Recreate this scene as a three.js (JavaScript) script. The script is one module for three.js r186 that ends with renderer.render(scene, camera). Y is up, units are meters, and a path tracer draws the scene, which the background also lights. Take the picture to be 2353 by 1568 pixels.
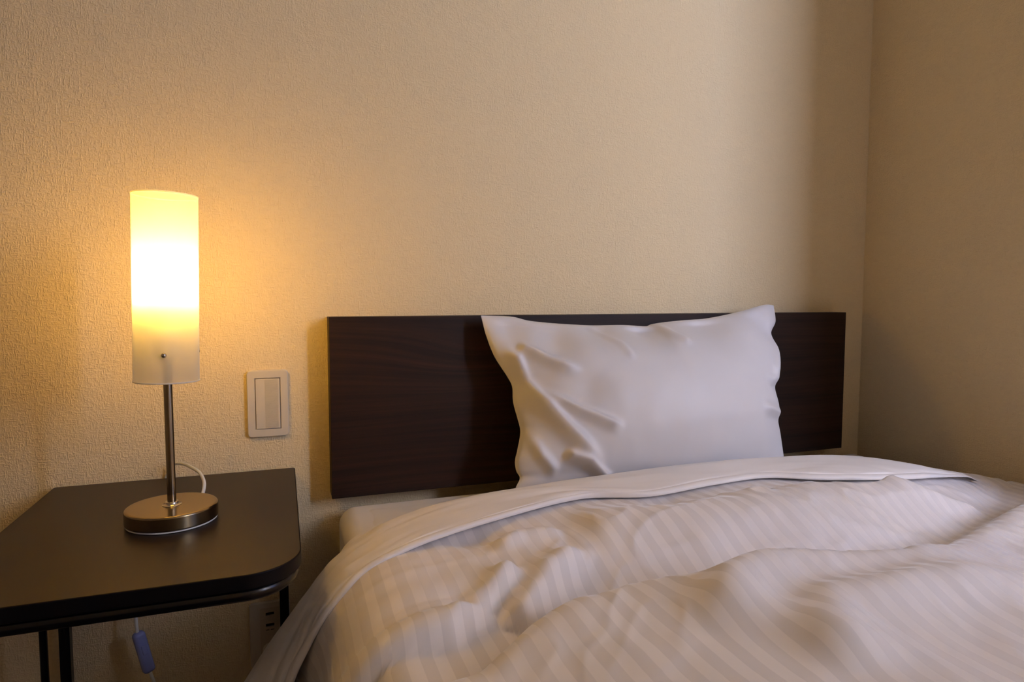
import * as THREE from 'three';
import { RoundedBoxGeometry } from 'three/addons/geometries/RoundedBoxGeometry.js';
import { ImprovedNoise } from 'three/addons/math/ImprovedNoise.js';
import { mergeGeometries } from 'three/addons/utils/BufferGeometryUtils.js';
import { RectAreaLightUniformsLib } from 'three/addons/lights/RectAreaLightUniformsLib.js';

// ---------------------------------------------------------------- camera, light, exposure
const scene = new THREE.Scene();
scene.background = new THREE.Color(0.35, 0.45, 0.62);
const camera = new THREE.PerspectiveCamera(55.83, 2353 / 1568, 0.02, 50);
const YAW = 0.34249, PITCH = -0.06612;
camera.position.set(0, 0.88, 1.227);
camera.lookAt(Math.sin(YAW) * Math.cos(PITCH), 0.88 + Math.sin(PITCH), 1.227 - Math.cos(YAW) * Math.cos(PITCH));
const renderer = new THREE.WebGLRenderer({ antialias: true });
renderer.toneMapping = THREE.LinearToneMapping;
renderer.toneMappingExposure = 1.05;
renderer.shadowMap.enabled = true;
RectAreaLightUniformsLib.init();
const LAMP = { color: new THREE.Color(1.0, 0.565, 0.08), candela: 0.325 };
const DAY = { color: new THREE.Color(0.535, 0.635, 1.0), luminance: 36.5 };
const SKYLIGHT = { color: new THREE.Color(0.04, 0.26, 1.0), luminance: 4 };

// ---------------------------------------------------------------- helpers
const V3 = (x, y, z) => new THREE.Vector3(x, y, z);
let seed = 7;
const rnd = () => { seed = (seed * 1664525 + 1013904223) >>> 0; return seed / 4294967296; };
const noise = new ImprovedNoise();
const clamp = (x, a, b) => Math.min(b, Math.max(a, x));
const smooth = (a, b, x) => { const t = clamp((x - a) / (b - a), 0, 1); return t * t * (3 - 2 * t); };
const gauss = (d, w) => Math.exp(-(d * d) / (w * w));
const names = {};
const numbered = (name) => { const n = names[name] = (names[name] ?? -1) + 1; return n ? `${name}_${String(n).padStart(3, '0')}` : name; };
function thing(name, label, category, [x, y, z] = [0, 0, 0]) {
  const o = new THREE.Group();
  o.name = numbered(name); o.position.set(x, y, z); o.userData = { label, category };
  scene.add(o);
  return o;
}
function part(name, geometry, material, parent, label) {
  const m = new THREE.Mesh(geometry, material);
  m.name = name; m.castShadow = m.receiveShadow = true;
  if (label) m.userData.label = label;
  parent.add(m);
  return m;
}
function struct(name, geometry, material) {
  const m = part(name, geometry, material, scene);
  m.userData.kind = 'structure';
  return m;
}
// a box between two corners, uv in metres
function box(x0, y0, z0, x1, y1, z1) {
  const w = x1 - x0, h = y1 - y0, d = z1 - z0, g = new THREE.BoxGeometry(w, h, d), uv = g.attributes.uv;
  const size = [[d, h], [d, h], [w, d], [w, d], [w, h], [w, h]];
  for (let i = 0; i < uv.count; i++) { const s = size[i >> 2]; uv.setXY(i, uv.getX(i) * s[0] + x0, uv.getY(i) * s[1] + y0); }
  return g.translate((x0 + x1) / 2, (y0 + y1) / 2, (z0 + z1) / 2);
}
function rbox(w, h, d, r, x, y, z, seg = 3) { return new RoundedBoxGeometry(w, h, d, seg, r).translate(x, y, z); }
const plain = (g) => { g = g.index ? g.toNonIndexed() : g; for (const k of Object.keys(g.attributes)) if (!['position', 'normal', 'uv'].includes(k)) g.deleteAttribute(k); return g; };
const merged = (list) => mergeGeometries(list.map(plain));
const lathe = (profile, seg = 64) => new THREE.LatheGeometry(profile.map(([r, y]) => new THREE.Vector2(r, y)), seg);
function tube(points, r, seg = 80, sides = 10) {
  return new THREE.TubeGeometry(new THREE.CatmullRomCurve3(points.map((p) => V3(...p)), false, 'centripetal'), seg, r, sides);
}
function roundedRect(w, h, r, x = 0, y = 0, path = new THREE.Shape()) {
  const a = x - w / 2, b = y - h / 2, c = x + w / 2, d = y + h / 2;
  path.moveTo(a + r, b); path.lineTo(c - r, b); path.quadraticCurveTo(c, b, c, b + r); path.lineTo(c, d - r); path.quadraticCurveTo(c, d, c - r, d);
  path.lineTo(a + r, d); path.quadraticCurveTo(a, d, a, d - r); path.lineTo(a, b + r); path.quadraticCurveTo(a, b, a + r, b);
  return path;
}
function dataTexture(w, h, fill, srgb = false) {
  const data = new Uint8Array(w * h * 4);
  for (let y = 0; y < h; y++) for (let x = 0; x < w; x++) {
    const c = fill(x, y), i = (y * w + x) * 4;
    for (let k = 0; k < 3; k++) data[i + k] = clamp(Math.round(255 * (Array.isArray(c) ? c[k] : c)), 0, 255);
    data[i + 3] = 255;
  }
  const t = new THREE.DataTexture(data, w, h);
  t.wrapS = t.wrapT = THREE.RepeatWrapping; t.magFilter = THREE.LinearFilter; t.minFilter = THREE.LinearMipmapLinearFilter; t.generateMipmaps = true;
  if (srgb) t.colorSpace = THREE.SRGBColorSpace;
  t.needsUpdate = true;
  return t;
}
const grid = (nu, nv, f, uvf) => { // a mesh over [0,1]x[0,1] with smooth normals
  const pos = [], uv = [], idx = [];
  for (let j = 0; j <= nv; j++) for (let i = 0; i <= nu; i++) { const p = f(i / nu, j / nv); pos.push(p.x, p.y, p.z); const q = uvf ? uvf(i / nu, j / nv) : [i / nu, j / nv]; uv.push(q[0], q[1]); }
  for (let j = 0; j < nv; j++) for (let i = 0; i < nu; i++) { const a = j * (nu + 1) + i, b = a + 1, c = a + nu + 1, d = c + 1; idx.push(a, c, b, b, c, d); }
  const g = new THREE.BufferGeometry();
  g.setAttribute('position', new THREE.Float32BufferAttribute(pos, 3)); g.setAttribute('uv', new THREE.Float32BufferAttribute(uv, 2)); g.setIndex(idx);
  g.computeVertexNormals();
  return g;
};
// signed distance from a polyline (positive on its right-hand side as seen from above, walking along it with y as the second axis), and where along it
function polyline(points) {
  return (x, y) => {
    let best = 1e9, side = 1, along = 0;
    for (let i = 0; i + 1 < points.length; i++) {
      const [ax, ay] = points[i], [bx, by] = points[i + 1], dx = bx - ax, dy = by - ay;
      const t = clamp(((x - ax) * dx + (y - ay) * dy) / (dx * dx + dy * dy), 0, 1), ex = x - ax - t * dx, ey = y - ay - t * dy, d = Math.hypot(ex, ey);
      if (d < best) { best = d; side = dx * ey - dy * ex >= 0 ? 1 : -1; along = (i + t) / (points.length - 1); }
    }
    return [best * side, along];
  };
}
const table = (xs, ys) => (x) => { // smooth interpolation in a small table
  if (x <= xs[0]) return ys[0];
  for (let i = 0; i + 1 < xs.length; i++) if (x <= xs[i + 1]) { const t = (x - xs[i]) / (xs[i + 1] - xs[i]); return ys[i] + (ys[i + 1] - ys[i]) * (t * t * (3 - 2 * t)); }
  return ys[ys.length - 1];
};

// ---------------------------------------------------------------- materials
// embossed vinyl wallpaper: short raised strokes up and across, like coarse linen
const WN = 2048, WSIZE = 0.80;
const weave = new Float32Array(WN * WN);
{
  const pxm = WN / WSIZE;
  for (let i = 0; i < 120000; i++) {
    const across = rnd() < 0.5, len = (0.002 + 0.011 * rnd() * rnd()) * pxm, wid = (0.00045 + 0.0003 * rnd()) * pxm, h = 0.3 + 0.7 * rnd();
    const cx = rnd() * WN, cy = rnd() * WN, bend = (rnd() - 0.5) * 0.10, W = Math.ceil(wid * 2);
    for (let a = -Math.floor(len / 2); a <= len / 2; a++) {
      const fade = Math.min(1, (len / 2 - Math.abs(a)) / (wid * 1.5)), off = bend * a;
      for (let b = -W; b <= W; b++) {
        const v = h * fade * Math.exp(-((b / wid) ** 2)), x = Math.floor(cx + (across ? a : b + off)) & (WN - 1), y = Math.floor(cy + (across ? b + off : a)) & (WN - 1), k = y * WN + x;
        weave[k] = weave[k] + v - weave[k] * v * 0.6;
      }
    }
  }
}
let weaveTop = 0; for (let i = 0; i < weave.length; i++) weaveTop = Math.max(weaveTop, weave[i]);
const weaveMap = dataTexture(WN, WN, (x, y) => weave[y * WN + x] / weaveTop);
weaveMap.repeat.set(1 / WSIZE, 1 / WSIZE);
const paperWall = new THREE.MeshStandardMaterial({ color: new THREE.Color(0.80, 0.63, 0.37), roughness: 0.85, bumpMap: weaveMap, bumpScale: 0.0009 });
const paintWhite = new THREE.MeshStandardMaterial({ color: new THREE.Color(0.75, 0.73, 0.68), roughness: 0.8 });

const carpetMap = dataTexture(256, 256, () => 0.5 + 0.5 * rnd());
carpetMap.repeat.set(5, 5);
const carpet = new THREE.MeshStandardMaterial({ color: new THREE.Color(0.16, 0.11, 0.08), roughness: 1, map: carpetMap });

// dark walnut laminate, grain along x
const grainMap = dataTexture(1024, 512, (px, py) => {
  const x = px / 1024 * 1.2, y = py / 512 * 0.36;
  const knot = 0.02 * gauss(x - 0.28, 0.16) * gauss(y - 0.25, 0.05);
  const w = y + 0.012 * noise.noise(x * 2.2, y * 9, 3) + knot * 2;
  const s = 0.5 * noise.noise(x * 1.3, w * 90, 1) + 0.35 * noise.noise(x * 3, w * 240, 5) + 0.25 * noise.noise(x * 14, w * 700, 9);
  const t = clamp(0.5 + 0.75 * s, 0, 1);
  return [0.10 + 0.115 * t, 0.060 + 0.072 * t, 0.040 + 0.044 * t];
}, true);
grainMap.repeat.set(1 / 1.2, 1 / 0.36);
const walnut = new THREE.MeshPhysicalMaterial({ map: grainMap, roughness: 0.5, specularIntensity: 0.4 });
const tableWood = new THREE.MeshPhysicalMaterial({ color: new THREE.Color(0.020, 0.013, 0.010), roughness: 0.36, specularIntensity: 0.45 });
const edgeBlack = new THREE.MeshPhysicalMaterial({ color: new THREE.Color(0.004, 0.003, 0.003), roughness: 0.5, specularIntensity: 0.3 });
const blackSteel = new THREE.MeshStandardMaterial({ color: new THREE.Color(0.003, 0.003, 0.0035), roughness: 0.25 });

const nickel = new THREE.MeshPhysicalMaterial({ color: new THREE.Color(0.32, 0.25, 0.15), metalness: 1, roughness: 0.24, anisotropy: 0.6, anisotropyRotation: Math.PI / 2 });
const satinPole = new THREE.MeshStandardMaterial({ color: new THREE.Color(0.34, 0.28, 0.20), metalness: 1, roughness: 0.16 });
const chrome = new THREE.MeshStandardMaterial({ color: new THREE.Color(0.55, 0.52, 0.48), metalness: 1, roughness: 0.2 });
const ivoryPlastic = new THREE.MeshPhysicalMaterial({ color: new THREE.Color(0.64, 0.56, 0.45), roughness: 0.3 });
const ivoryMatte = new THREE.MeshStandardMaterial({ color: new THREE.Color(0.56, 0.48, 0.36), roughness: 0.5 });
const whitePlastic = new THREE.MeshStandardMaterial({ color: new THREE.Color(0.78, 0.78, 0.76), roughness: 0.3 });
const blueLitSwitch = new THREE.MeshStandardMaterial({ color: new THREE.Color(0.30, 0.36, 0.80), roughness: 0.25 });  // a white switch; the blue window light on it is painted into the colour
const darkGap = new THREE.MeshStandardMaterial({ color: new THREE.Color(0.01, 0.01, 0.01), roughness: 0.7 });
const frosted = new THREE.MeshPhysicalMaterial({ color: new THREE.Color(0.95, 0.93, 0.88), roughness: 0.8, transmission: 0.85, thickness: 0, side: THREE.DoubleSide });
const frostedRim = new THREE.MeshPhysicalMaterial({ color: new THREE.Color(0.95, 0.93, 0.88), roughness: 0.4, transmission: 0.5, thickness: 0 });
const bulbGlow = new THREE.MeshStandardMaterial({ color: 0xffffff, emissive: LAMP.color, emissiveIntensity: 5 });

// linen: fine plain weave relief
const clothMap = dataTexture(256, 256, (x, y) => 0.5 + 0.25 * Math.sin(x / 256 * Math.PI * 2 * 64) * Math.sin(y / 256 * Math.PI * 2 * 64) + 0.25 * (rnd() - 0.5));
clothMap.repeat.set(12, 12);
const cotton = (r, g, b, rough) => new THREE.MeshPhysicalMaterial({ color: new THREE.Color(r, g, b), roughness: rough, sheen: 0.25, sheenRoughness: 0.5, sheenColor: new THREE.Color(1, 1, 1), bumpMap: clothMap, bumpScale: 0.00008, side: THREE.DoubleSide });
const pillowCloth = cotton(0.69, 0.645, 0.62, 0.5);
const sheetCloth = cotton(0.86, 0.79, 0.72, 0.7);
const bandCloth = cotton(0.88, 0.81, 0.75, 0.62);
const PERIOD = 0.0265;
// damask: satin stripes that shine between matt ones, a fine dark line where they meet
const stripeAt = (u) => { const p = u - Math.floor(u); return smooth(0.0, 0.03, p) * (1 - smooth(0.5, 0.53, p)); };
const stripeColor = dataTexture(128, 8, (x) => { const s = stripeAt(x / 128), line = gauss((x / 128 - 0.515), 0.010); return 0.90 + 0.10 * s - 0.07 * line; });  // paler satin stripes: part of their sheen is put into the colour
const stripeRough = dataTexture(128, 8, (x) => 0.85 - 0.47 * stripeAt(x / 128));
const stripeSheen = dataTexture(128, 8, (x) => 0.12 + 0.88 * stripeAt(x / 128));
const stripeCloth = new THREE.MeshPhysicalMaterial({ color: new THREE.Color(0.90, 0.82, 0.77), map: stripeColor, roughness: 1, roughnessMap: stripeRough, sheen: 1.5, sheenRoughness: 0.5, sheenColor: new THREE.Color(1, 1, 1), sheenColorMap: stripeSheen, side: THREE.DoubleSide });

// ---------------------------------------------------------------- the room
// the bed stands in a corner; beyond its right-hand wall the room widens towards a tall window
const X0 = -1.9, X1 = 1.37, X2 = 2.45, ZR = 1.02, ZF = 2.2, H = 2.4, TH = 0.12;
const WX0 = 1.56, WX1 = 2.08, WY0 = 1.05, WY1 = 2.30;
const SZ0 = 1.70, SZ1 = 2.02, SY0 = 0.15, SY1 = 2.15;
struct('wall_back', box(X0 - TH, -TH, -TH, X1 + TH, H + TH, 0), paperWall);
const NI = 0.42, TF = 0.52;   // deep niche and thickened wall, made up to hold daylight off the left side
struct('wall_front', merged([box(X0 - TH, -TH, ZF, WX0, H + TH, ZF + TF), box(WX1, -TH, ZF, X2 + TH, H + TH, ZF + TF), box(WX0, -TH, ZF, WX1, WY0, ZF + TF), box(WX0, WY1, ZF, WX1, H + TH, ZF + TF)]), paperWall);
struct('wall_left', box(X0 - TH, -TH, 0, X0, H + TH, ZF), paperWall);
struct('wall_right', box(X1, -TH, 0, X1 + TH, H + TH, ZR), paperWall);
struct('wall_return', box(X1 + TH, -TH, ZR - TH, X2 + TH, H + TH, ZR), paperWall);
struct('wall_far_right', merged([box(X2, -TH, ZR, X2 + TH, H + TH, SZ0), box(X2, -TH, SZ1, X2 + TH, H + TH, ZF), box(X2, -TH, SZ0, X2 + TH, SY0, SZ1), box(X2, SY1, SZ0, X2 + TH, H + TH, SZ1)]), paperWall);
struct('floor', merged([box(X0, -TH, 0, X1, 0, ZF), box(X1, -TH, ZR, X2, 0, ZF)]), carpet);
struct('ceiling', merged([box(X0, H, 0, X1, H + TH, ZF), box(X1, H, ZR, X2, H + TH, ZF)]), paintWhite);
struct('baseboard_back', rbox(X1 - X0, 0.06, 0.009, 0.003, (X0 + X1) / 2, 0.03, 0.0045), paintWhite);
struct('baseboard_right', rbox(0.009, 0.06, ZR - 0.01, 0.003, X1 - 0.0045, 0.03, ZR / 2 + 0.005), paintWhite);
// a tall frosted window: four bars round a pane, and its daylight just inside the glass; built across x, then turned into its wall
function makeWindow(name, w, h, x, y, z, turn, day) {
  const g = new THREE.Group(); g.name = name; g.userData.kind = 'structure'; scene.add(g);
  g.position.set(x, y, z); g.rotation.y = turn;
  const b = 0.02;
  part('window_frame', merged([rbox(b, h, 0.05, 0.003, -w / 2 + b / 2, 0, 0), rbox(b, h, 0.05, 0.003, w / 2 - b / 2, 0, 0), rbox(w - 2 * b, b, 0.05, 0.003, 0, h / 2 - b / 2, 0), rbox(w - 2 * b, b, 0.05, 0.003, 0, -h / 2 + b / 2, 0)]), paintWhite, g);
  part('window_pane', box(-w / 2 + b, -h / 2 + b, -0.003, w / 2 - b, h / 2 - b, 0.003), new THREE.MeshStandardMaterial({ color: 0xffffff, roughness: 0.6, emissive: day.color, emissiveIntensity: 1.0 }), g);
  const l = new THREE.RectAreaLight(day.color, day.luminance, w - 2 * b, h - 2 * b);
  l.name = 'window_daylight'; l.position.set(0, 0, -0.01);
  g.add(l);
}
makeWindow('window_1', WX1 - WX0, WY1 - WY0, (WX0 + WX1) / 2, (WY0 + WY1) / 2, ZF + NI, 0, DAY);
makeWindow('window_2', SZ1 - SZ0, SY1 - SY0, X2 + 0.06, (SY0 + SY1) / 2, (SZ0 + SZ1) / 2, Math.PI / 2, SKYLIGHT);

// ---------------------------------------------------------------- headboard
{
  const t = thing('headboard', 'dark walnut wood panel headboard fixed to the wall behind the pillow', 'headboard', [0.6705, 0.6835, 0]);
  const w = 1.187, h = 0.327;
  const g = rbox(w, h, 0.048, 0.0012, 0, 0, 0.026, 2), uv = g.attributes.uv, p = g.attributes.position;
  for (let i = 0; i < uv.count; i++) uv.setXY(i, p.getX(i) + 0.6, p.getY(i) + 0.17);
  part('panel', g, walnut, t);
  part('mounting_cleat', box(-0.5, -0.05, 0, 0.5, 0.05, 0.0025), darkGap, t);
}

// ---------------------------------------------------------------- wall switch
{
  const t = thing('light_switch', 'ivory rocker light switch on the wall between the lamp and the headboard', 'light switch', [-0.0275, 0.6925, 0]);
  const plate = roundedRect(0.0665, 0.117, 0.007);
  plate.holes.push(roundedRect(0.0445, 0.0935, 0.001, 0, 0, new THREE.Path()));
  part('wall_plate', new THREE.ExtrudeGeometry(plate, { depth: 0.0035, bevelEnabled: true, bevelSize: 0.0018, bevelThickness: 0.0042, bevelSegments: 5, bevelOffset: -0.0001, curveSegments: 10 }).translate(0, 0, 0.0002 + 0.0042 - 0.0042), ivoryPlastic, t);
  part('mounting_frame', box(-0.0235, -0.047, 0.0002, 0.0235, 0.047, 0.003), darkGap, t);
  const rocker = part('rocker', rbox(0.0405, 0.0895, 0.0062, 0.0008, 0, 0, 0.0062, 3), ivoryPlastic, t);
  const ribs = [];
  for (let i = 0; i < 58; i++) ribs.push(rbox(0.022, 0.0009, 0.0007, 0.0003, 0.0062, -0.0427 + i * 0.0015, 0.0094, 1));
  const r = part('ribbed_grip', merged(ribs), ivoryMatte, rocker);
  r.userData.kind = 'stuff';
}

// ---------------------------------------------------------------- socket under the table
{
  const t = thing('wall_socket', 'ivory wall socket with two small charging ports under the bedside table', 'socket', [-0.0335, 0.268, 0]);
  const plate = roundedRect(0.0665, 0.117, 0.006);
  plate.holes.push(roundedRect(0.0345, 0.099, 0.001, 0, 0, new THREE.Path()));
  part('wall_plate', new THREE.ExtrudeGeometry(plate, { depth: 0.0025, bevelEnabled: true, bevelSize: 0.0016, bevelThickness: 0.0035, bevelSegments: 4, bevelOffset: -0.0001 }).translate(0, 0, 0.0002), ivoryPlastic, t);
  const insert = roundedRect(0.0335, 0.098, 0.001);
  const holes = [[0, 0.0375], [0, 0.0165]];
  for (const [x, y] of holes) insert.holes.push(roundedRect(0.0145, 0.0062, 0.0006, x, y, new THREE.Path()));
  part('socket_insert', new THREE.ExtrudeGeometry(insert, { depth: 0.0052, bevelEnabled: false }).translate(0, 0, 0.0006), ivoryMatte, t);
  for (const [x, y] of holes) part('charging_port', box(x - 0.0072, y - 0.003, 0.0006, x + 0.0072, y + 0.003, 0.002), darkGap, t);
  const slots = [];
  for (const s of [-1, 1]) slots.push(box(s * 0.0063 - 0.001, -0.032, 0.0055, s * 0.0063 + 0.001, -0.024, 0.0059));
  const print = [];
  for (let k = 0; k < 7; k++) if (k !== 3) print.push(box(-0.0072 + k * 0.0021, 0.0072, 0.00575, -0.0058 + k * 0.0021, 0.0089, 0.00585));
  part('port_marking', merged(print), darkGap, t);
  part('outlet_slots', merged(slots), darkGap, t);
}

// ---------------------------------------------------------------- bedside table
const TT = 0.574; // its top
{
  const t = thing('bedside_table', 'black-brown bedside table with rounded front corners and slim black steel legs', 'table', [-0.171, 0, 0.2425]);
  const x0 = -0.355, x1 = 0.0155, z0 = 0.0105, z1 = 0.4745, R = 0.062;
  const outline = (inset, r) => { const s = new THREE.Shape(); const a = x0 + inset, b = x1 - inset, c = z0 + inset, d = z1 - inset;
    s.moveTo(a + 0.004, c); s.lineTo(b - 0.004, c); s.quadraticCurveTo(b, c, b, c + 0.004); s.lineTo(b, d - r);
    s.absarc(b - r, d - r, r, 0, Math.PI / 2, false); s.lineTo(a + r, d); s.absarc(a + r, d - r, r, Math.PI / 2, Math.PI, false); s.lineTo(a, c + 0.004); s.quadraticCurveTo(a, c, a + 0.004, c); return s; };
  const slab = new THREE.ExtrudeGeometry(outline(0.0015, R), { depth: 0.0145, bevelEnabled: true, bevelSize: 0.0015, bevelThickness: 0.0015, bevelSegments: 3, curveSegments: 24 });
  slab.rotateX(Math.PI / 2).translate(0.171, TT - 0.0015, -0.2425);
  part('tabletop', slab, [tableWood, edgeBlack], t);
  // tube frame below, following the front and the rounded corners
  const ring = outline(0.012, R - 0.01).getSpacedPoints(160).map((p) => V3(p.x, 0, p.y));
  const frame = new THREE.TubeGeometry(new THREE.CatmullRomCurve3(ring.slice(0, -1), true, 'centripetal'), 320, 0.0085, 12, true);
  part('frame', frame.translate(0.171, TT - 0.0258, -0.2425), blackSteel, t);
  for (const [x, z] of [[-0.344, 0.028], [-0.008, 0.028]])
    part('leg', rbox(0.0155, TT - 0.026, 0.0155, 0.0015, x + 0.171, (TT - 0.026) / 2, z - 0.2425, 2), blackSteel, t);
  part('side_rod', new THREE.CylinderGeometry(0.0055, 0.0055, TT - 0.06, 16).translate(-0.352 + 0.171, (TT - 0.06) / 2 + 0.03, 0.1 - 0.2425), blackSteel, t);
  for (const [x, w] of [[-0.344, 0.008], [-0.008, 0.008]]) part('side_rail', box(x - w / 2 + 0.171, 0.03, 0.028 - 0.2425, x + w / 2 + 0.171, 0.042, 0.446 - 0.2425), blackSteel, t);
}

// ---------------------------------------------------------------- table lamp
{
  const L = V3(-0.149, TT, 0.249);
  const t = thing('table_lamp', 'lit table lamp with frosted cylinder shade and round brushed nickel foot', 'lamp', [L.x, L.y, L.z]);
  part('foot_pad', lathe([[0, 0.0003], [0.0565, 0.0003], [0.0568, 0.0012], [0.0562, 0.0026], [0, 0.0026]], 96), whitePlastic, t, 'thin white pad under the foot');
  const foot = part('foot', lathe([[0, 0.0026], [0.0566, 0.0026], [0.0578, 0.0036], [0.0580, 0.0048], [0.0580, 0.0195], [0.0574, 0.0212], [0.056, 0.0222], [0.054, 0.0225], [0, 0.0225]], 128), nickel, t);
  foot.geometry = creased(foot.geometry);
  part('collar', lathe([[0.0055, 0.0222], [0.0122, 0.0222], [0.0122, 0.0232], [0.0085, 0.0238], [0.0085, 0.0265], [0.0078, 0.0275], [0.0055, 0.0275]], 48), chrome, t);
  part('pole', new THREE.CylinderGeometry(0.0056, 0.0056, 0.206, 32).translate(0, 0.0225 + 0.103, 0), satinPole, t);
  const shadeAt = new THREE.Group();
  part('socket', lathe([[0, 0.222], [0.009, 0.222], [0.012, 0.227], [0.0170, 0.230], [0.0175, 0.258], [0.0160, 0.266], [0, 0.266]], 48), ivoryPlastic, t, 'cream lamp holder inside the shade');
  // three arms with ball screws hold the shade
  const arms = part('shade_holder', lathe([[0.004, 0.2265], [0.014, 0.2265], [0.014, 0.229], [0.004, 0.229]], 32), chrome, t);
  const RS = 0.0402;
  for (const a of [1.50, 1.50 - 2.094, 1.50 + 2.094]) {
    const dx = Math.cos(a), dz = Math.sin(a), q = new THREE.Quaternion().setFromUnitVectors(V3(0, 1, 0), V3(dx, 0, dz));
    const arm = new THREE.CylinderGeometry(0.0014, 0.0014, RS - 0.010, 10).applyQuaternion(q).translate(dx * (RS + 0.012) / 2, 0.232, dz * (RS + 0.012) / 2);
    part('arm', arm, chrome, arms);
    part('ball_screw', new THREE.SphereGeometry(0.0035, 20, 14).scale(1, 1, 1).translate(dx * (RS + 0.0022), 0.232, dz * (RS + 0.0022)), chrome, t);
  }
  const bulb = part('bulb', lathe([[0, 0.3065], [0.0232, 0.3065], [0.0245, 0.312], [0.0250, 0.320], [0.0242, 0.330], [0.0215, 0.340], [0.0165, 0.348], [0.0095, 0.353], [0, 0.3545]], 48), bulbGlow, t, 'glowing white dome of the bulb');
  part('bulb_base', lathe([[0, 0.262], [0.0130, 0.262], [0.0138, 0.272], [0.0165, 0.282], [0.0225, 0.297], [0.0240, 0.303], [0.0238, 0.3062], [0, 0.3062]], 48), ivoryPlastic, bulb, 'opaque cream base of the bulb');
  bulb.castShadow = false;
  const lamp = new THREE.PointLight(LAMP.color, LAMP.candela);
  lamp.name = 'bulb_light'; lamp.position.set(0, 0.3295, 0); lamp.castShadow = true; lamp.shadow.radius = 1;
  t.add(lamp);
  const tilt = new THREE.Matrix4().makeRotationZ(-0.022);
  const place = (g) => g.translate(0, -0.04, 0).applyMatrix4(tilt).translate(0.0, 0.04 + 0.194, 0);
  const shade = part('lamp_shade', place(new THREE.CylinderGeometry(RS, RS, 0.25, 96, 40, true).translate(0, 0.125, 0)), frosted, t, 'frosted white glass cylinder shade');
  for (const y of [0.0006, 0.2494]) part('rim', place(new THREE.TorusGeometry(RS - 0.0004, 0.0011, 8, 96).rotateX(Math.PI / 2).translate(0, y, 0)), frostedRim, shade);
  // flex: from the foot over the back edge, down behind the table, through an inline switch, to the socket
  const rel = (p) => [p[0] - L.x, p[1] - L.y, p[2] - L.z];
  part('cord', tube([[-0.124, 0.580, 0.199], [-0.119, 0.586, 0.178], [-0.118, 0.597, 0.158], [-0.126, 0.606, 0.130], [-0.142, 0.6085, 0.095], [-0.163, 0.606, 0.05], [-0.182, 0.596, 0.017], [-0.192, 0.577, 0.0058], [-0.200, 0.545, 0.0052], [-0.216, 0.47, 0.018], [-0.232, 0.40, 0.038], [-0.2385, 0.36, 0.047], [-0.237, 0.329, 0.05]].map(rel), 0.0026, 140, 10), whitePlastic, t);
  const sw = part('inline_switch', rbox(0.0185, 0.072, 0.0165, 0.006, 0, 0, 0, 4).rotateY(0.5).rotateZ(0.21).translate(...rel([-0.229, 0.2945, 0.05])), blueLitSwitch, t, 'white inline cord switch with blue daylight painted in');
  part('switch_slide', rbox(0.007, 0.016, 0.003, 0.001, 0, 0.006, 0.0085, 2).rotateY(0.5).rotateZ(0.21).translate(...rel([-0.229, 0.2945, 0.05])), blueLitSwitch, sw);
  part('cord', tube([[-0.2215, 0.262, 0.05], [-0.214, 0.235, 0.05], [-0.19, 0.17, 0.05], [-0.14, 0.125, 0.055], [-0.09, 0.13, 0.06], [-0.05, 0.18, 0.055], [-0.036, 0.222, 0.045], [-0.0345, 0.236, 0.034]].map(rel), 0.0026, 100, 10), whitePlastic, t);
  part('plug', merged([lathe([[0, 0], [0.0125, 0], [0.0135, 0.002], [0.0135, 0.014], [0.011, 0.022], [0.006, 0.027], [0, 0.028]], 32).rotateX(Math.PI / 2)]).translate(...rel([-0.0335, 0.240, 0.0062])), ivoryPlastic, t, 'cream round plug in the wall socket');
}
function creased(g) { // keep the lathe's rounded edges but flat faces flat
  const n = g.attributes.normal, p = g.attributes.position;
  for (let i = 0; i < n.count; i++) {
    const y = p.getY(i), r = Math.hypot(p.getX(i), p.getZ(i));
    if (y > 0.0224) n.setXYZ(i, 0, 1, 0);
    else if (y > 0.0045 && y < 0.0197) n.setXYZ(i, p.getX(i) / r, 0, p.getZ(i) / r);
  }
  return g;
}

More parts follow.
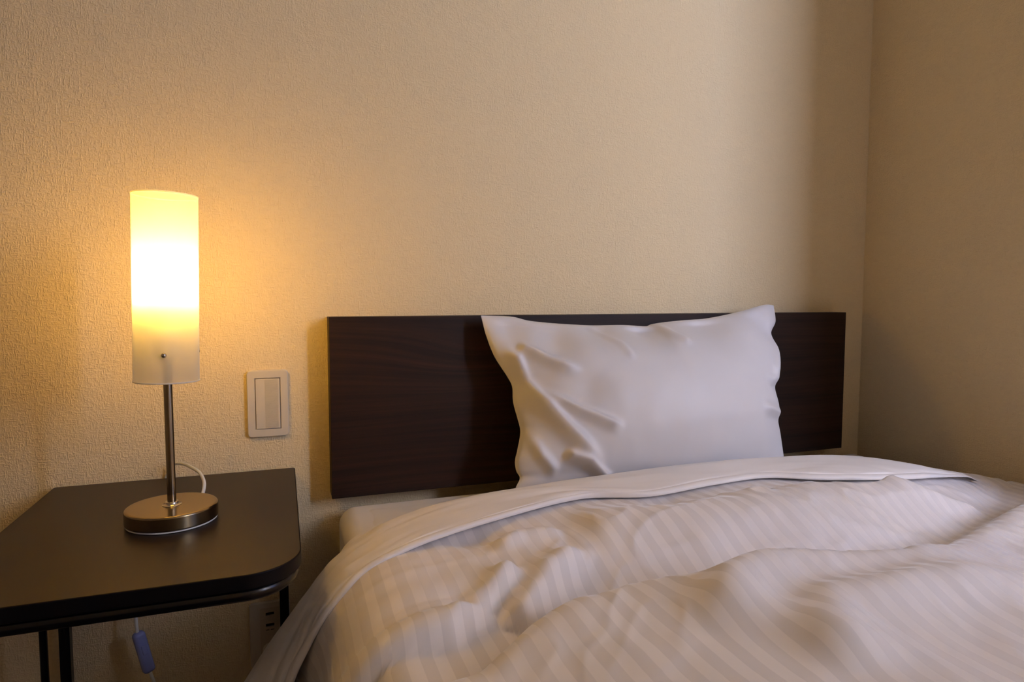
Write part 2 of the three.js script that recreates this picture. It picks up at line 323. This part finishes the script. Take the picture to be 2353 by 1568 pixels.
// ---------------------------------------------------------------- bed
const MX0 = 0.088, MX1 = 1.325, MZ0 = 0.028, MZ1 = 1.97, MT = 0.503;
{
  const t = thing('bed', 'bed mattress under a white fitted sheet, its corner bare below the headboard', 'bed', [(MX0 + MX1) / 2, 0, (MZ0 + MZ1) / 2]);
  const cx = (MX0 + MX1) / 2, cz = (MZ0 + MZ1) / 2, w = MX1 - MX0, d = MZ1 - MZ0, y0 = 0.235;
  // mattress in its sheet: a superellipsoid block, its top sagging a little and wrinkled at the corner
  const N = 90, faces = [], half = [w / 2, (MT - y0) / 2, d / 2], rad = 0.030;
  const g = new RoundedBoxGeometry(w, MT - y0, d, 10, rad);
  const gg = grid(150, 150, (u, v) => { // top cap, denser than the block, lies on it
    const x = (u - 0.5) * (w - 0.064), z = (v - 0.5) * (d - 0.064), e = Math.min(Math.min(u, 1 - u) * w, Math.min(v, 1 - v) * d);
    const X = x + cx, Z = z + cz, q = smooth(0.0, 0.05, e);
    const fold = 0.003 * gauss(polyline([[0.10, 0.05], [0.22, 0.13], [0.32, 0.16]])(X, Z)[0], 0.010) + 0.0025 * gauss(polyline([[0.12, 0.045], [0.30, 0.09], [0.42, 0.10]])(X, Z)[0], 0.012) + 0.003 * gauss(polyline([[0.12, 0.16], [0.2, 0.13], [0.3, 0.2]])(X, Z)[0], 0.012);
    return V3(x, MT + 0.0015 * q + fold * q + 0.002 * noise.noise(X * 6, Z * 6, 2) * q - 0.0025 * (1 - smooth(0, 0.03, e)), z);
  }, (u, v) => [u * w, v * d]);
  part('mattress', merged([g.translate(0, (MT + y0) / 2, 0)]), sheetCloth, t);
  part('fitted_sheet', gg, sheetCloth, t);
  part('bed_base', rbox(w - 0.02, 0.13, d - 0.02, 0.008, 0, 0.17, 0), tableWood, t);
  for (const [sx, sz] of [[-1, -1], [1, -1], [-1, 1], [1, 1]]) part('leg', new THREE.CylinderGeometry(0.022, 0.018, 0.106, 20).translate(sx * (w / 2 - 0.08), 0.053, sz * (d / 2 - 0.08)), tableWood, t);
}

// ---------------------------------------------------------------- pillow
{
  const P0 = V3(0, 0.49, 0.20), vv = V3(0, 0.36, -0.115).normalize(), nn = V3(0, 0.115, 0.36).normalize();
  const top = [[0.346, 0.376], [0.407, 0.373], [0.439, 0.365], [0.554, 0.354], [0.636, 0.353], [0.691, 0.350], [0.703, 0.354], [0.770, 0.361], [0.838, 0.365], [0.925, 0.379], [1.002, 0.395], [1.021, 0.393]];
  const right = [[0.968, 0.022], [0.969, 0.067], [0.969, 0.112], [0.967, 0.143], [0.974, 0.170], [0.972, 0.212], [0.986, 0.236], [0.997, 0.286], [0.996, 0.327], [1.017, 0.356], [1.021, 0.393]];
  const left = [[0.376, 0.022], [0.379, 0.039], [0.379, 0.059], [0.389, 0.077], [0.384, 0.088], [0.383, 0.105], [0.390, 0.127], [0.399, 0.159], [0.396, 0.182], [0.391, 0.212], [0.392, 0.242], [0.385, 0.259], [0.364, 0.298], [0.352, 0.338], [0.346, 0.376]];
  const curve = (pts) => { const c = new THREE.CatmullRomCurve3(pts.map((p) => V3(p[0], p[1], 0)), false, 'centripetal'); c.arcLengthDivisions = 400; return (s) => c.getPointAt(clamp(s, 0, 1)); };
  const C1 = curve(top), D0 = curve(left), D1 = curve(right), C0 = curve([[0.376, 0.022], [0.5, 0.019], [0.67, 0.018], [0.85, 0.019], [0.968, 0.022]]);
  const at = (a, b) => {
    const c0 = C0(a), c1 = C1(a), d0 = D0(b), d1 = D1(b), p00 = C0(0), p10 = C0(1), p01 = C1(0), p11 = C1(1);
    const f = (k) => (1 - b) * c0[k] + b * c1[k] + (1 - a) * d0[k] + a * d1[k] - ((1 - a) * (1 - b) * p00[k] + a * (1 - b) * p10[k] + (1 - a) * b * p01[k] + a * b * p11[k]);
    return [f('x'), f('y')];
  };
  const ridges = [ // polyline, height, width near side, width far side
    [[[0.372, 0.310], [0.391, 0.285], [0.404, 0.242], [0.433, 0.197], [0.465, 0.151], [0.499, 0.110], [0.53, 0.08]], 0.011, 0.013, 0.020],
    [[[0.425, 0.222], [0.483, 0.183], [0.526, 0.159], [0.56, 0.14]], 0.008, 0.010, 0.014],
    [[[0.400, 0.312], [0.419, 0.299], [0.452, 0.276], [0.500, 0.248]], 0.008, 0.010, 0.016],
    [[[0.455, 0.112], [0.475, 0.103], [0.497, 0.093], [0.527, 0.069], [0.56, 0.04]], 0.009, 0.010, 0.014],
    [[[0.395, 0.16], [0.42, 0.11], [0.45, 0.07]], 0.006, 0.012, 0.012],
    [[[0.55, 0.350], [0.585, 0.30], [0.60, 0.26]], 0.003, 0.008, 0.012],
    [[[0.70, 0.350], [0.71, 0.32], [0.735, 0.29]], 0.004, 0.010, 0.016],
    [[[1.0, 0.33], [0.965, 0.275], [0.93, 0.21]], 0.007, 0.016, 0.016],
    [[[0.985, 0.235], [0.95, 0.22], [0.90, 0.215]], 0.005, 0.012, 0.012],
    [[[0.97, 0.15], [0.93, 0.155], [0.87, 0.165]], 0.006, 0.012, 0.014],
  ].map(([p, h, a, b]) => [polyline(p), h, a, b]);
  const dents = [[0.56, 0.338, 0.03, 0.016], [0.66, 0.335, 0.035, 0.026], [0.80, 0.34, 0.05, 0.020], [0.955, 0.345, 0.03, 0.010], [0.40, 0.345, 0.035, 0.012], [0.47, 0.315, 0.035, 0.018], [0.505, 0.215, 0.03, 0.008]];
  const surface = (side) => (a, b) => {
    const [x, v] = at(a, b), m = Math.pow(Math.max(0, 16 * a * (1 - a) * b * (1 - b)), 0.62) * (0.62 + 0.38 * smooth(0, 0.4, b));
    let h = (side > 0 ? 0.115 : 0.060) * m;
    const edge = smooth(0, 0.06, Math.min(a, 1 - a)) * smooth(0, 0.06, Math.min(b, 1 - b));
    if (side > 0) {
      for (const [f, k, w1, w2] of ridges) { const [d, s] = f(x, v); h += 1.9 * k * gauss(d, 0.8 * (d > 0 ? w1 : w2)) * smooth(0, 0.15, s) * (1 - smooth(0.75, 1, s)) * edge; }
      for (const [cx, cy, r, k] of dents) h -= k * gauss(Math.hypot(x - cx, v - cy), r) * edge;
      h += edge * (0.0035 * noise.noise(x * 9, v * 9, 4) + 0.0012 * noise.noise(x * 30, v * 22, 6));
    }
    return P0.clone().addScaledVector(vv, v).addScaledVector(nn, side * Math.max(h, 0.0008)).setX(x);
  };
  const t = thing('pillow', 'white cotton pillow propped upright against the dark headboard', 'pillow', [0.68, 0.49, 0.2]);
  const front = grid(220, 160, surface(1), (u, v) => [u * 0.63, v * 0.4]), back = grid(110, 80, (u, v) => surface(-1)(1 - u, v), (u, v) => [u * 0.63, v * 0.4]);
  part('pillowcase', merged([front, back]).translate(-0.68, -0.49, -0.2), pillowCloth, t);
}

// ---------------------------------------------------------------- duvet
{
  const t = thing('duvet', 'white striped duvet with a plain folded hem spread over the bed', 'duvet', [0.68, 0.5, 1.1]);
  const O = V3(0.68, 0.5, 1.1);
  const crest = [[-0.057, 0.385, 0.356], [-0.025, 0.420, 0.330], [0.015, 0.455, 0.296], [0.040, 0.478, 0.279], [0.062, 0.498, 0.272], [0.098, 0.520, 0.262], [0.140, 0.535, 0.246], [0.221, 0.555, 0.247], [0.355, 0.570, 0.258], [0.524, 0.578, 0.256], [0.721, 0.582, 0.256], [0.881, 0.583, 0.274], [1.000, 0.582, 0.302], [1.080, 0.575, 0.347], [1.130, 0.566, 0.380], [1.165, 0.560, 0.396], [1.205, 0.553, 0.408]];
  const frontE = [[0.001, 0.420, 0.437], [0.019, 0.455, 0.431], [0.037, 0.485, 0.428], [0.065, 0.512, 0.419], [0.094, 0.530, 0.404], [0.157, 0.550, 0.392], [0.294, 0.562, 0.355], [0.449, 0.570, 0.330], [0.540, 0.572, 0.362], [0.669, 0.574, 0.350], [0.778, 0.575, 0.348], [0.868, 0.573, 0.385], [1.009, 0.566, 0.408], [1.100, 0.561, 0.412], [1.160, 0.557, 0.418], [1.205, 0.551, 0.420]];
  const cv = (pts) => { const c = new THREE.CatmullRomCurve3(pts.map((p) => V3(...p)), false, 'centripetal'); c.arcLengthDivisions = 600; return c; };
  const K = cv([[-0.13, 0.30, 0.42], ...crest]), F = cv([[-0.035, 0.30, 0.47], ...frontE]);

  const clear = (p, lift = 0) => { // keep cloth outside the mattress and its sheet
    const r = 0.030, cx = MX0 + r, cy = MT - r, need = 0.0145 + lift;
    if (p.x < cx && p.y > cy) { const d = Math.hypot(p.x - cx, p.y - cy), q = r + need; if (d < q) { p.x = cx + (p.x - cx) * q / d; p.y = cy + (p.y - cy) * q / d; } }
    else if (p.x >= cx) p.y = Math.max(p.y, MT + need);
    else if (p.x > MX0 - need) p.x = MX0 - need;
    return p;
  };
  // the body: across by arc length a (0 at the left shoulder), along by z
  const XS = 0.16, R = 0.14, XR = 1.29;
  const L1 = polyline([[0.05, 0.72], [0.098, 0.69], [0.149, 0.655], [0.215, 0.612], [0.278, 0.59], [0.352, 0.588], [0.441, 0.604], [0.535, 0.625], [0.605, 0.643], [0.675, 0.655], [0.75, 0.638], [0.817, 0.612], [0.943, 0.57], [1.086, 0.523], [1.25, 0.48]]);
  const bumps = [ // polyline in x and z, height, width on either side
    [[[0.36, 0.41], [0.42, 0.43], [0.526, 0.46], [0.657, 0.477], [0.796, 0.461], [0.944, 0.485], [1.08, 0.47]], 0.016, 0.07, 0.06],
    [[[0.085, 0.69], [0.118, 0.635], [0.158, 0.590], [0.190, 0.557]], 0.021, 0.017, 0.024],
    [[[0.18, 0.59], [0.205, 0.555], [0.235, 0.530], [0.262, 0.50]], 0.015, 0.013, 0.020],
    [[[0.225, 0.61], [0.25, 0.578], [0.299, 0.535], [0.365, 0.49]], 0.019, 0.018, 0.026],
    [[[0.36, 0.76], [0.43, 0.70], [0.506, 0.672], [0.653, 0.665], [0.80, 0.66]], 0.022, 0.045, 0.035],
    [[[0.44, 0.86], [0.456, 0.80], [0.50, 0.76], [0.62, 0.76], [0.8, 0.77]], 0.018, 0.04, 0.035],
    [[[0.25, 0.45], [0.30, 0.42], [0.36, 0.43]], 0.008, 0.016, 0.02],
    [[[0.62, 0.40], [0.66, 0.44], [0.70, 0.45]], 0.006, 0.02, 0.02],
    [[[0.93, 0.43], [0.95, 0.47], [1.02, 0.50], [1.1, 0.49]], 0.010, 0.025, 0.025],
  ].map(([p, h, a, b]) => [polyline(p), h, a, b]);
  const dips = [[0.25, 0.38, 0.04, 0.014], [0.215, 0.555, 0.018, 0.010], [0.223, 0.608, 0.016, 0.012], [0.55, 0.385, 0.03, 0.010], [0.88, 0.41, 0.04, 0.014], [1.05, 0.43, 0.04, 0.010]];
  const base = table([0.1, 0.16, 0.30, 0.45, 0.54, 0.78, 0.87, 1.01, 1.16, 1.25, 1.33], [0.541, 0.542, 0.553, 0.560, 0.562, 0.566, 0.562, 0.557, 0.555, 0.548, 0.534]);
  const topY = (x, z) => {
    const far = smooth(0.38, 0.62, z);
    let y = base(x) + far * 0.006 * gauss(x - 0.7, 0.5) + 0.012 * smooth(0.40, 0.54, z) * smooth(0.06, 0.30, x) * (1 - 0.6 * smooth(0.35, 0.6, x));
    const [d, s] = L1(x, z), k = smooth(0, 0.12, s);
    y -= k * 0.042 * (d < 0 ? gauss(d, 0.080) : gauss(d, 0.030));
    y += k * 0.004 * (d > 0 ? gauss(d - 0.045, 0.04) : 0) ;
    for (const [f, h, w1, w2] of bumps) { const [e, q] = f(x, z); y += 1.35 * h * gauss(e, e > 0 ? w1 : w2) * smooth(0, 0.2, q) * (1 - smooth(0.8, 1, q)); }
    for (const [cx, cz, r, h] of dips) y -= h * gauss(Math.hypot(x - cx, z - cz), r);
    const rg = 1 - Math.abs(noise.noise(x * 11 + 1.7 * noise.noise(x * 4, z * 4, 8), z * 16, 3.1) * 2.2);
    y += 0.0028 * Math.max(0, rg) ** 3 * smooth(0.36, 0.42, z) * (1 - 0.6 * smooth(0.6, 0.75, z));
    y += 0.006 * noise.noise(x * 5 + 3, z * 5, 1.5) * smooth(0.36, 0.5, z) + 0.0035 * noise.noise(x * 13, z * 13, 7.3) * smooth(0.36, 0.45, z) + 0.0010 * noise.noise(x * 46, z * 30, 2.2);
    y -= 0.02 * smooth(0.9, 1.6, z) + 0.05 * smooth(0.72, 1.28, x) * smooth(0.55, 0.72, z);
    return Math.max(y, MT + 0.020);
  };
  const A0 = -0.44, A1 = XR - XS + 0.10;
  const frontZ = table([-0.36, -0.22, -0.16, -0.10, -0.06, 0.0, 0.134, 0.289, 0.38, 0.509, 0.618, 0.708, 0.849, 1.0, 1.064, 1.13], [0.44, 0.437, 0.431, 0.428, 0.404, 0.392, 0.355, 0.330, 0.362, 0.350, 0.348, 0.385, 0.406, 0.412, 0.420, 0.44]);
  const ZE = 1.86;
  const body = (off) => (u, v) => {
    const a = A0 + (A1 - A0) * u, z0 = frontZ(a) - 0.055, w = Math.pow(v, 1.25), z = z0 + (ZE - z0) * w;
    const edge = Math.min(smooth(0, 0.03, u), smooth(0, 0.02, 1 - u)) * Math.min(smooth(0, 0.05, v), smooth(0, 0.05, 1 - v));
    const o = off * edge;
    if (a >= 0 && XS + a <= XR) { const y = topY(XS + a, z); return V3(XS + a, y - o, z); }
    if (a > 0) { const e = (XS + a - XR) / 0.05, th = Math.min(e, 1.5), Y = topY(XR, z); return V3(XR + 0.05 * Math.sin(th) - o * Math.sin(th), Y - 0.05 * (1 - Math.cos(th)) - Math.max(0, e - 1.5) * 0.05 - o * Math.cos(th), z); }
    const th = Math.min(-a / R, 1.48), rest = Math.max(0, -a - R * 1.48), Y = topY(XS, z);
    const wave = rest > 0 || th > 0.5 ? 0.010 * smooth(0.5, 1.48, th) * Math.sin(z * 19 + 1.2) + 0.006 * noise.noise(a * 10, z * 9, 3) : 0;
    const x = XS - R * Math.sin(th) - rest * Math.cos(1.48), y = Y - R * (1 - Math.cos(th)) - rest * Math.sin(1.48);
    return V3(x - wave * Math.sin(th) + o * Math.sin(th), y - o * Math.cos(th), z);
  };
  const uvs = (u, v) => [(A0 + (A1 - A0) * u) / PERIOD, v * 40];
  const cover = merged([grid(420, 260, (u, v) => clear(body(0)(u, v), 0.005), uvs), grid(300, 140, (u, v) => clear(body(0.042)(1 - u, v)), (u, v) => uvs(1 - u, v))]).translate(-O.x, -O.y, -O.z);
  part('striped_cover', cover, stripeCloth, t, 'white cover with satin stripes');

  // the plain hem band, rolled over at its crest and lying on the cover with a stitched lip
  const NS = 320, samples = [];
  const frames = (s) => {
    const k = K.getPoint(s), f = F.getPoint(s), T = K.getTangent(s), D = f.clone().sub(k), len = D.length(); D.normalize();
    const N = new THREE.Vector3().crossVectors(D, T).normalize(); if (N.y < 0) N.negate();
    return { k, D, N, len };
  };
  const profile = (len) => { const k = Math.min(1, len / 0.06), L = len / k; return [[0.030, -0.060], [0.004, -0.058], [-0.010, -0.046], [-0.0145, -0.030], [-0.0125, -0.014], [-0.007, -0.004], [0.001, 0.0005], [0.012, 0.0035], [L * 0.35, 0.0065], [L * 0.65, 0.006], [L - 0.016, 0.004], [L - 0.0125, 0.0026], [L - 0.009, 0.0036], [L - 0.004, 0.003], [L, 0.0], [L - 0.0005, -0.0035], [L - 0.006, -0.0055], [L * 0.5, -0.008], [0.030, -0.012]].map(([x, y]) => [x * k, y * k]); };
  const bandAt = (u, v) => {
    const { k, D, N, len } = frames(u), pr = profile(len), c = new THREE.CatmullRomCurve3(pr.map((p) => V3(p[0], p[1], 0)), false, 'centripetal'), q = c.getPoint(v);
    const swell = 1 + 0.3 * noise.noise(u * 9, 1, 2), topSide = v > 0.3 && v < 0.72;
    const rip = topSide ? (0.0022 * noise.noise(u * 22, q.x * 30, 5) + 0.0022 * (1 - 0.75 * smooth(0.35, 0.55, u)) * noise.noise(u * 5, q.x * 75, 9)) * smooth(0.3, 0.4, v) * (1 - smooth(0.55, 0.6, v)) : 0;
    const p = k.clone().addScaledVector(D, q.x).addScaledVector(N, ((q.y > 0 ? q.y * swell : q.y) + rip) * (1 - 0.85 * smooth(0.93, 1, u)));
    p.y -= 0.008 * smooth(0.95, 1, u);
    return clear(p, 0.007).sub(O);
  };
  part('hem_band', grid(NS, 110, bandAt, (u, v) => [u * 1.5, v * 0.25]), bandCloth, t, 'plain white folded hem band');
}

renderer.render(scene, camera);
